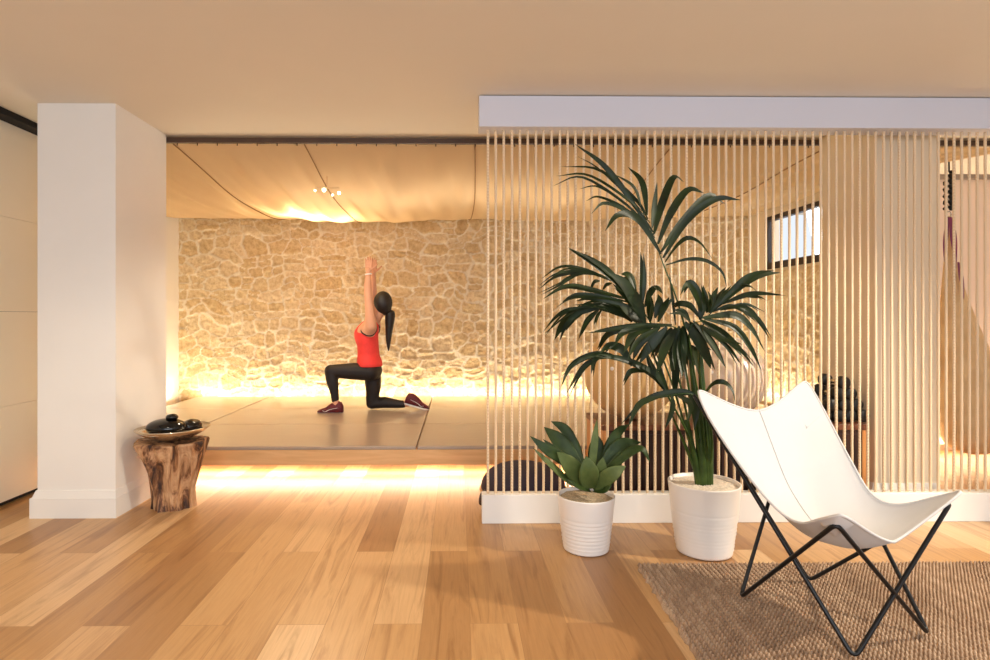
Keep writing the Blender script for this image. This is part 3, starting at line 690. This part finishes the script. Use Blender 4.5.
for pts, w_, Ys, mt, nr in (
 (((592,480),(596,450),(597,434)), 19, (3.10,3.16,3.18), A1, v_),
 (((588,484),(568,434),(551,421)), 13, (3.08,3.17,3.20), A1, v_), (((585,484),(563,446),(544,427)), 20, (3.08,3.14,3.18), A1, v_),
 (((590,482),(594,445),(597,419)), 9, (3.05,3.06,3.08), A2, v_), (((596,484),(614,438),(629,424)), 12, (3.07,3.13,3.17), A1, v_),
 (((595,484),(617,448),(641,442)), 17, (3.07,3.10,3.12), A1, v_), (((594,487),(618,462),(640,449),(650,462)), 12, (3.06,3.02,3.0,2.99), A1, u_),
 (((583,486),(566,462),(546,449),(530,436)), 14, (3.06,3.04,3.02,3.02), A1, v_), (((584,487),(571,467),(557,452)), 21, (3.04,2.99,2.97), A2, v_),
 (((586,489),(568,481),(549,464),(533,448)), 11, (3.05,3.0,2.96,2.95), A2, u_), (((593,488),(610,475),(626,466)), 17, (3.03,2.97,2.95), A2, v_),
 (((589,488),(588,472),(586,456)), 23, (3.02,2.98,2.97), A2, v_), (((592,486),(600,470),(603,457)), 14, (3.04,3.01,3.0), A2, v_),
 (((584,486),(560,456),(543,439)), 10, (3.05, 3.08, 3.10), A1, v_), (((594,484),(606,452),(612,432)), 11, (3.10, 3.16, 3.19), A1, v_), (((586,484),(576,448),(570,430)), 11, (3.10, 3.17, 3.2), A1, v_), (((595,486),(620,456),(636,452)), 9, (3.04, 3.05, 3.05), A1, v_),
 (((590,491),(578,487),(566,479)), 9, (3.03,2.97,2.94), A1, u_), (((594,491),(604,491),(612,484)), 9, (3.03,2.98,2.96), A1, u_)):
    fleshy(pts, w_*.88, Ys, mt, nr)

# ------------------------------------------------------------------ aerial hammock
HY = 4.75; hp = at(949, 170, HY)
hm = thing('aerial_hammock', 'tan teardrop aerial yoga hammock with plum bands hanging right of the pillar', 'hammock', (hp.x, HY, 0))
rows_ = [(216,949,1.4),(230,949,2.4),(250,949.5,4.2),(275,951,7.5),(300,954,12),(325,958,17),(350,962,23),(375,966,28),(400,970,33),(420,972,34),(436,973,31),(446,973,24),(452,973,13),(454,973,3)]
bm = bmesh.new(); rings = []
for y, x, r in rows_:
    c_ = at(x, y, HY); R = r/590*HY; rings.append([bm.verts.new(c_+Vector((R*(1+.05*math.sin(9*a)*(y < 400))*math.cos(a), .8*R*(1+.05*math.sin(7*a))*math.sin(a), 0))) for a in np.linspace(0, 2*PI, 49)[:-1]])
for a, b_ in zip(rings, rings[1:]):
    for k in range(48): bm.faces.new((a[k], a[(k+1) % 48], b_[(k+1) % 48], b_[k]))
bm.faces.new(rings[0][::-1]); bm.faces.new(rings[-1])
adopt(obj('fabric', bm, M['hammock'], smooth=True), hm)
for pts, w_ in ((((948,217),(945,240),(944,262)), 5), (((950,217),(953,240),(956,268)), 7), (((958,262),(961,280),(964,300)), 5)):
    bm = bmesh.new(); blade(bm, [at(x, y, HY-.10) for x, y in pts], w_/590*HY, base=.4); adopt(obj('plum_band', bm, M['purple'], smooth=True), hm)
bm = bmesh.new()
for k in range(22):
    y = 172+k*1.75; ball(bm, at(951+math.sin(k*2.1)*1.2, y, HY), .016, 10, 6)
    if y > 182: ball(bm, at(945.5+math.sin(k*1.7)*1.2, y, HY), .013, 10, 6)
adopt(obj('daisy_chain', bm, M['black'], smooth=True), hm)
bm = bmesh.new(); tube(bm, [at(949, 172, HY), (hp.x, HY, H)], .006, 8); adopt(obj('cord', bm, M['black'], smooth=True), hm)
bm = bmesh.new(); ps = [at(949, 214.5, HY)+Vector((.018*math.cos(a), 0, .024*math.sin(a))) for a in np.linspace(0, 2*PI, 20)]; tube(bm, ps, .005, 8); adopt(obj('carabiner', bm, M['steel'], smooth=True), hm)

# ------------------------------------------------------------------ the woman
PY_ = 5.87
SC = PY_/590
def P3(x, y, dy=0): p = at(x, y, PY_); return Vector((p.x, PY_+dy, p.z))
wm = thing('person', 'woman in coral tank top and black leggings kneeling in a lunge, arms raised', 'person', (P3(371, 411).x, PY_, .28))
def capsule(bm, a, b_, ra, rb, n=14, k=6):
    a, b_ = Vector(a), Vector(b_); d = b_-a; L = d.length
    path = []; rad = []
    t = d.normalized() if L > 0 else Vector((0, 0, 1))
    for i in range(k): th = PI/2*(i+.3)/k; path.append(a-t*ra*math.cos(th)); rad.append(ra*math.sin(th))
    path.append(a); rad.append(ra); path.append(b_); rad.append(rb)
    for i in range(k-1, -1, -1): th = PI/2*(i+.3)/k; path.append(b_+t*rb*math.cos(th)); rad.append(rb*math.sin(th))
    tube(bm, path, rad, n)
def chain(bm, pts, rad):
    for i in range(len(pts)-1): capsule(bm, pts[i], pts[i+1], rad[i], rad[i+1])
def torso(bm, rows, grow=0):
    rs = []
    for (x, y, rx_, ry_) in rows:
        c_ = P3(x, y); rs.append([bm.verts.new(c_+Vector(((rx_*SC+grow)*math.cos(a), (ry_+grow)*math.sin(a), 0))) for a in np.linspace(0, 2*PI, 33)[:-1]])
    for a, b_ in zip(rs, rs[1:]):
        for k in range(32): bm.faces.new((a[k], a[(k+1) % 32], b_[(k+1) % 32], b_[k]))
    bm.faces.new(rs[0][::-1]); bm.faces.new(rs[-1])
def remeshed(name, bm, m, vox, sm=3, smooth=True, parent=wm):
    bmesh.ops.recalc_face_normals(bm, faces=bm.faces)
    me = bpy.data.meshes.new(name); bm.to_mesh(me); bm.free(); o = bpy.data.objects.new(name, me); C.objects.link(o)
    r = o.modifiers.new('r', 'REMESH'); r.mode = 'VOXEL'; r.voxel_size = vox
    s = o.modifiers.new('s', 'SMOOTH'); s.factor = .5; s.iterations = sm
    dg = bpy.context.evaluated_depsgraph_get(); me2 = bpy.data.meshes.new_from_object(o.evaluated_get(dg)); o.modifiers.clear(); o.data = me2
    bpy.data.meshes.remove(me); me2.name = name; me2.materials.clear(); me2.materials.append(m)
    for p in me2.polygons: p.use_smooth = True
    adopt(o, parent); return o
hn, hf = -.085, .085    # near (camera) side and far side
SH = P3(371.5, 325); hipn, hipf = P3(371, 371, hn), P3(371, 371, hf)
kneeF, ankF = P3(333, 370, hn-.02), P3(337.5, 400, hn-.02)
kneeB, ankB = P3(370.5, 404.5, hf), P3(405, 405.5, hf)
legF = [(hipn, .083), (P3(352, 370.5, hn), .074), (kneeF, .054), (P3(334.5, 380, hn-.02), .052), (P3(337, 393, hn-.02), .034), (ankF, .030)]
legB = [(hipf, .083), (P3(372, 388, hf), .072), (kneeB, .050), (P3(383, 403.5, hf), .050), (P3(396, 405, hf), .036), (ankB, .030)]
def legs(bm, g):
    for L in (legF, legB): chain(bm, [p for p, _ in L], [r+g for _, r in L])
rowsT = [(370, 376, 9, .13), (370.5, 370, 11, .165), (369.5, 362, 10.5, .155), (368.5, 354, 9.0, .130), (368, 346, 9.3, .130), (366.5, 338, 10.6, .140), (366.5, 332, 10.8, .145), (368.5, 326, 9.2, .150), (371, 321, 6.5, .12), (374, 318, 3.5, .05)]
bm = bmesh.new(); torso(bm, rowsT); legs(bm, 0)
chain(bm, [P3(374.5, 321), P3(379.5, 313)], [.056, .046])
hc = P3(382, 304.5); ball(bm, hc, (.088, .073, .108), 24, 18); ball(bm, P3(377.5, 309), (.062, .052, .062), 18, 12)
capsule(bm, P3(374.2, 306), P3(373.0, 307.5), .012, .009)     # nose
capsule(bm, P3(376.5, 313), P3(375.5, 313.5), .020, .016)     # chin
for s in (-1, 1): ball(bm, P3(384.5, 306, s*.073), (.014, .010, .028), 10, 8)   # ears
def arm(sy, dx, thumb):
    sh = P3(373, 326.5, sy*.15); el = P3(370+dx, 294, sy*.135); wr = P3(370+dx, 274, sy*.11)
    chain(bm, [P3(371, 331, sy*.11), sh, P3(372+dx*.5, 312, sy*.145), el, P3(369.7+dx, 286, sy*.125), wr], [.064, .060, .047, .037, .037, .025])
    pm = P3(370.3+dx, 266.8, sy*.105); chain(bm, [wr, P3(370.2+dx, 270.5, sy*.108)], [.022, .024])
    up = Vector((.0, 0, 1)); fx_ = Vector((1, 0, 0))
    # palm: flattened block of capsules
    for q in (-1, 0, 1): capsule(bm, P3(370.2+dx, 271, sy*.107)+fx_*q*.016, pm+fx_*q*.022, .0135, .0135)
    for q, ln in ((-1.5, .068), (-.5, .084), (.5, .090), (1.5, .076)):
        b0 = pm+fx_*(q*.0165)+Vector((0, 0, .0)); b1 = b0+Vector((q*.003, -sy*.004, ln*.55)); b2 = b1+Vector((q*.002, -sy*.010, ln*.5))
        chain(bm, [b0, b1, b2], [.0095, .0085, .0068])
    if thumb:
        t0 = P3(371+dx, 270.5, sy*.107)+fx_*.018; chain(bm, [t0, t0+Vector((.030, -.004, .024)), t0+Vector((.058, -.006, .050))], [.011, .0095, .0075])
arm(-1, 0, True); arm(1, 1.6, True)
body = remeshed('body', bm, M['skin'], .0055, 3)
# leggings
bm = bmesh.new(); legs2 = [(legF, 5), (legB, 5)]
for L in (legF, legB):
    pts = [p for p, _ in L]; rad = [r+.007 for _, r in L]; pts[-1] = pts[-2].lerp(pts[-1], .75); chain(bm, pts, rad)
torso(bm, [(370, 379, 8, .12), (370.5, 374, 10.8, .160), (370.6, 370, 11.2, .168), (370.0, 366, 10.9, .160), (369.8, 362.5, 10.4, .152)], .003)
remeshed('leggings', bm, M['legg'], .008, 3)
# tank top
bm = bmesh.new()
torso(bm, [(369.8, 366, 12.2, .180), (369.5, 361, 11.8, .172), (368.5, 354, 10.2, .142), (368, 346, 10.1, .137), (366.4, 338, 11.3, .146), (366.4, 333, 11.5, .140), (367.0, 330, 11.2, .118), (368.3, 326, 9.8, .095), (370.5, 322, 7.6, .082), (372, 320, 5.5, .078)], .005)
remeshed('tank_top', bm, M['top'], .007, 2)
for sy in (-1, 1):
    bm = bmesh.new(); tr = [P3(374, 320, sy*.085), P3(377.5, 325, sy*.10), P3(377.8, 331, sy*.125), P3(374, 335, sy*.150), P3(368, 334.5, sy*.155), P3(363.5, 331, sy*.135), P3(365, 325, sy*.11), P3(369, 320.5, sy*.09), P3(374, 320, sy*.085)]
    tube(bm, catmull(tr, 40), .0065, 6); adopt(obj('armhole_trim', bm, M['legg'], smooth=True), wm)
# hair and ponytail
bm = bmesh.new(); ball(bm, P3(383.0, 303), (.094, .092, .118), 24, 18); ball(bm, P3(386, 309), (.055, .066, .07), 18, 12)
h_ = remeshed('hair', bm, M['hair'], .007, 2)
bm = bmesh.new(); pt = catmull([P3(388.5, 311), P3(390, 314), P3(389.5, 324), P3(388.5, 338), P3(388.5, 351)], 24)
tube(bm, pt, [1.3*q for q in [.012, .013, .018, .025, .033, .036, .038, .038, .038, .037, .036, .035, .033, .032, .030, .028, .026, .024, .022, .020, .017, .014, .011, .007, .003]], 12)
q = obj('ponytail', bm, M['hair'], smooth=True); adopt(q, wm)
for s in (-1, 1):
    bm = bmesh.new(); ball(bm, P3(375.0, 303.5, s*.028), .010, 10, 8); adopt(obj('eye', bm, M['face'], smooth=True), wm)
bm = bmesh.new(); capsule(bm, P3(374.0, 310.8, -.018), P3(374.0, 310.8, .018), .006, .006); adopt(obj('mouth', bm, M['lip'], smooth=True), wm)
bm = bmesh.new(); w0 = P3(370.2, 275.0, -.11); ring = [w0+Vector((.027*math.cos(a), .027*math.sin(a), .004*math.cos(a))) for a in np.linspace(0, 2*PI, 24)]
tube(bm, ring, .008, 8); adopt(obj('wristband', bm, M['white'], smooth=True), wm)
# shoes: built in local frame, x = toe direction
def shoe(heel, toe, dyv, up, flip=1):
    heel, toe = Vector(heel), Vector(toe); fx_ = (toe-heel).normalized(); L = (toe-heel).length; fy = Vector((0, 1, 0)); fz = fy.cross(fx_)*-1
    if fz.dot(Vector(up)) < 0: fz = -fz
    def W_(x, y, z): return heel+fx_*(x*L)+fy*y+fz*z
    secs = [(.0, .030, .08), (.06, .038, .115), (.20, .042, .125), (.34, .042, .118), (.50, .044, .096), (.66, .046, .064), (.82, .043, .050), (.94, .032, .038), (1.0, .015, .022)]
    def loft(z0, f, grow=0):
        bm = bmesh.new(); rs = []
        for x, w_, h_ in secs:
            top = f(h_); n = 16
            rs.append([bm.verts.new(W_(x, (w_+grow)*math.cos(a), z0+(top-z0)*(.5+.5*math.sin(a)) if False else (z0 if math.sin(a) < -.3 else z0+(top-z0)*max(0, math.sin(a))**.7))) for a in np.linspace(0, 2*PI, n+1)[:-1]])
        for a, b_ in zip(rs, rs[1:]):
            for k in range(16): bm.faces.new((a[k], a[(k+1) % 16], b_[(k+1) % 16], b_[k]))
        bm.faces.new(rs[0][::-1]); bm.faces.new(rs[-1]); return bm
    s_ = adopt(obj('shoe', loft(.016, lambda h_: h_), M['shoe'], smooth=True), wm)
    bm = loft(0, lambda h_: .020, .003); so = obj('sole', bm, M['white'], smooth=True); so.parent = s_; so.matrix_parent_inverse = s_.matrix_parent_inverse.copy() if False else Matrix()
    for y_ in (-1, 1):
        bm = bmesh.new(); pts = [W_(.34, y_*.043, .052), W_(.42, y_*.0445, .030), W_(.55, y_*.046, .030), W_(.78, y_*.044, .046)][::-1]
        pts = catmull([W_(.20, y_*.0425, .062), W_(.50, y_*.0440, .045), W_(.66, y_*.0475, .026), W_(.76, y_*.0465, .038)], 12)
        tube(bm, pts, [.0015+.0045*math.sin(PI*min(1, (i+1)/11))*(i/12) for i in range(13)], 6); e_ = obj('side_mark', bm, M['white'], smooth=True); e_.parent = s_
    bm = bmesh.new()
    for t in (.36, .43, .50, .57): tube(bm, [W_(t, -.02, .092-(t-.3)*.11), W_(t+.02, .02, .092-(t-.3)*.11)], .003, 6)
    e_ = obj('laces', bm, M['pink'], smooth=True); e_.parent = s_
shoe(P3(345.3, 412.0, hn-.02), P3(319.8, 412.0, hn-.02), 0, (0, 0, 1))
shoe(P3(403.5, 405, hf)+Vector((0, 0, 0)), P3(428.5, 411.8, hf), 0, (0, 0, 1))
# socks
for p, q_ in ((P3(337.6, 397.5, hn-.02), P3(338.3, 404, hn-.02)), (P3(401, 405, hf), P3(406.5, 405, hf))):
    bm = bmesh.new(); capsule(bm, p, q_, .0325, .0335); adopt(obj('sock', bm, M['skin'], smooth=True), wm)
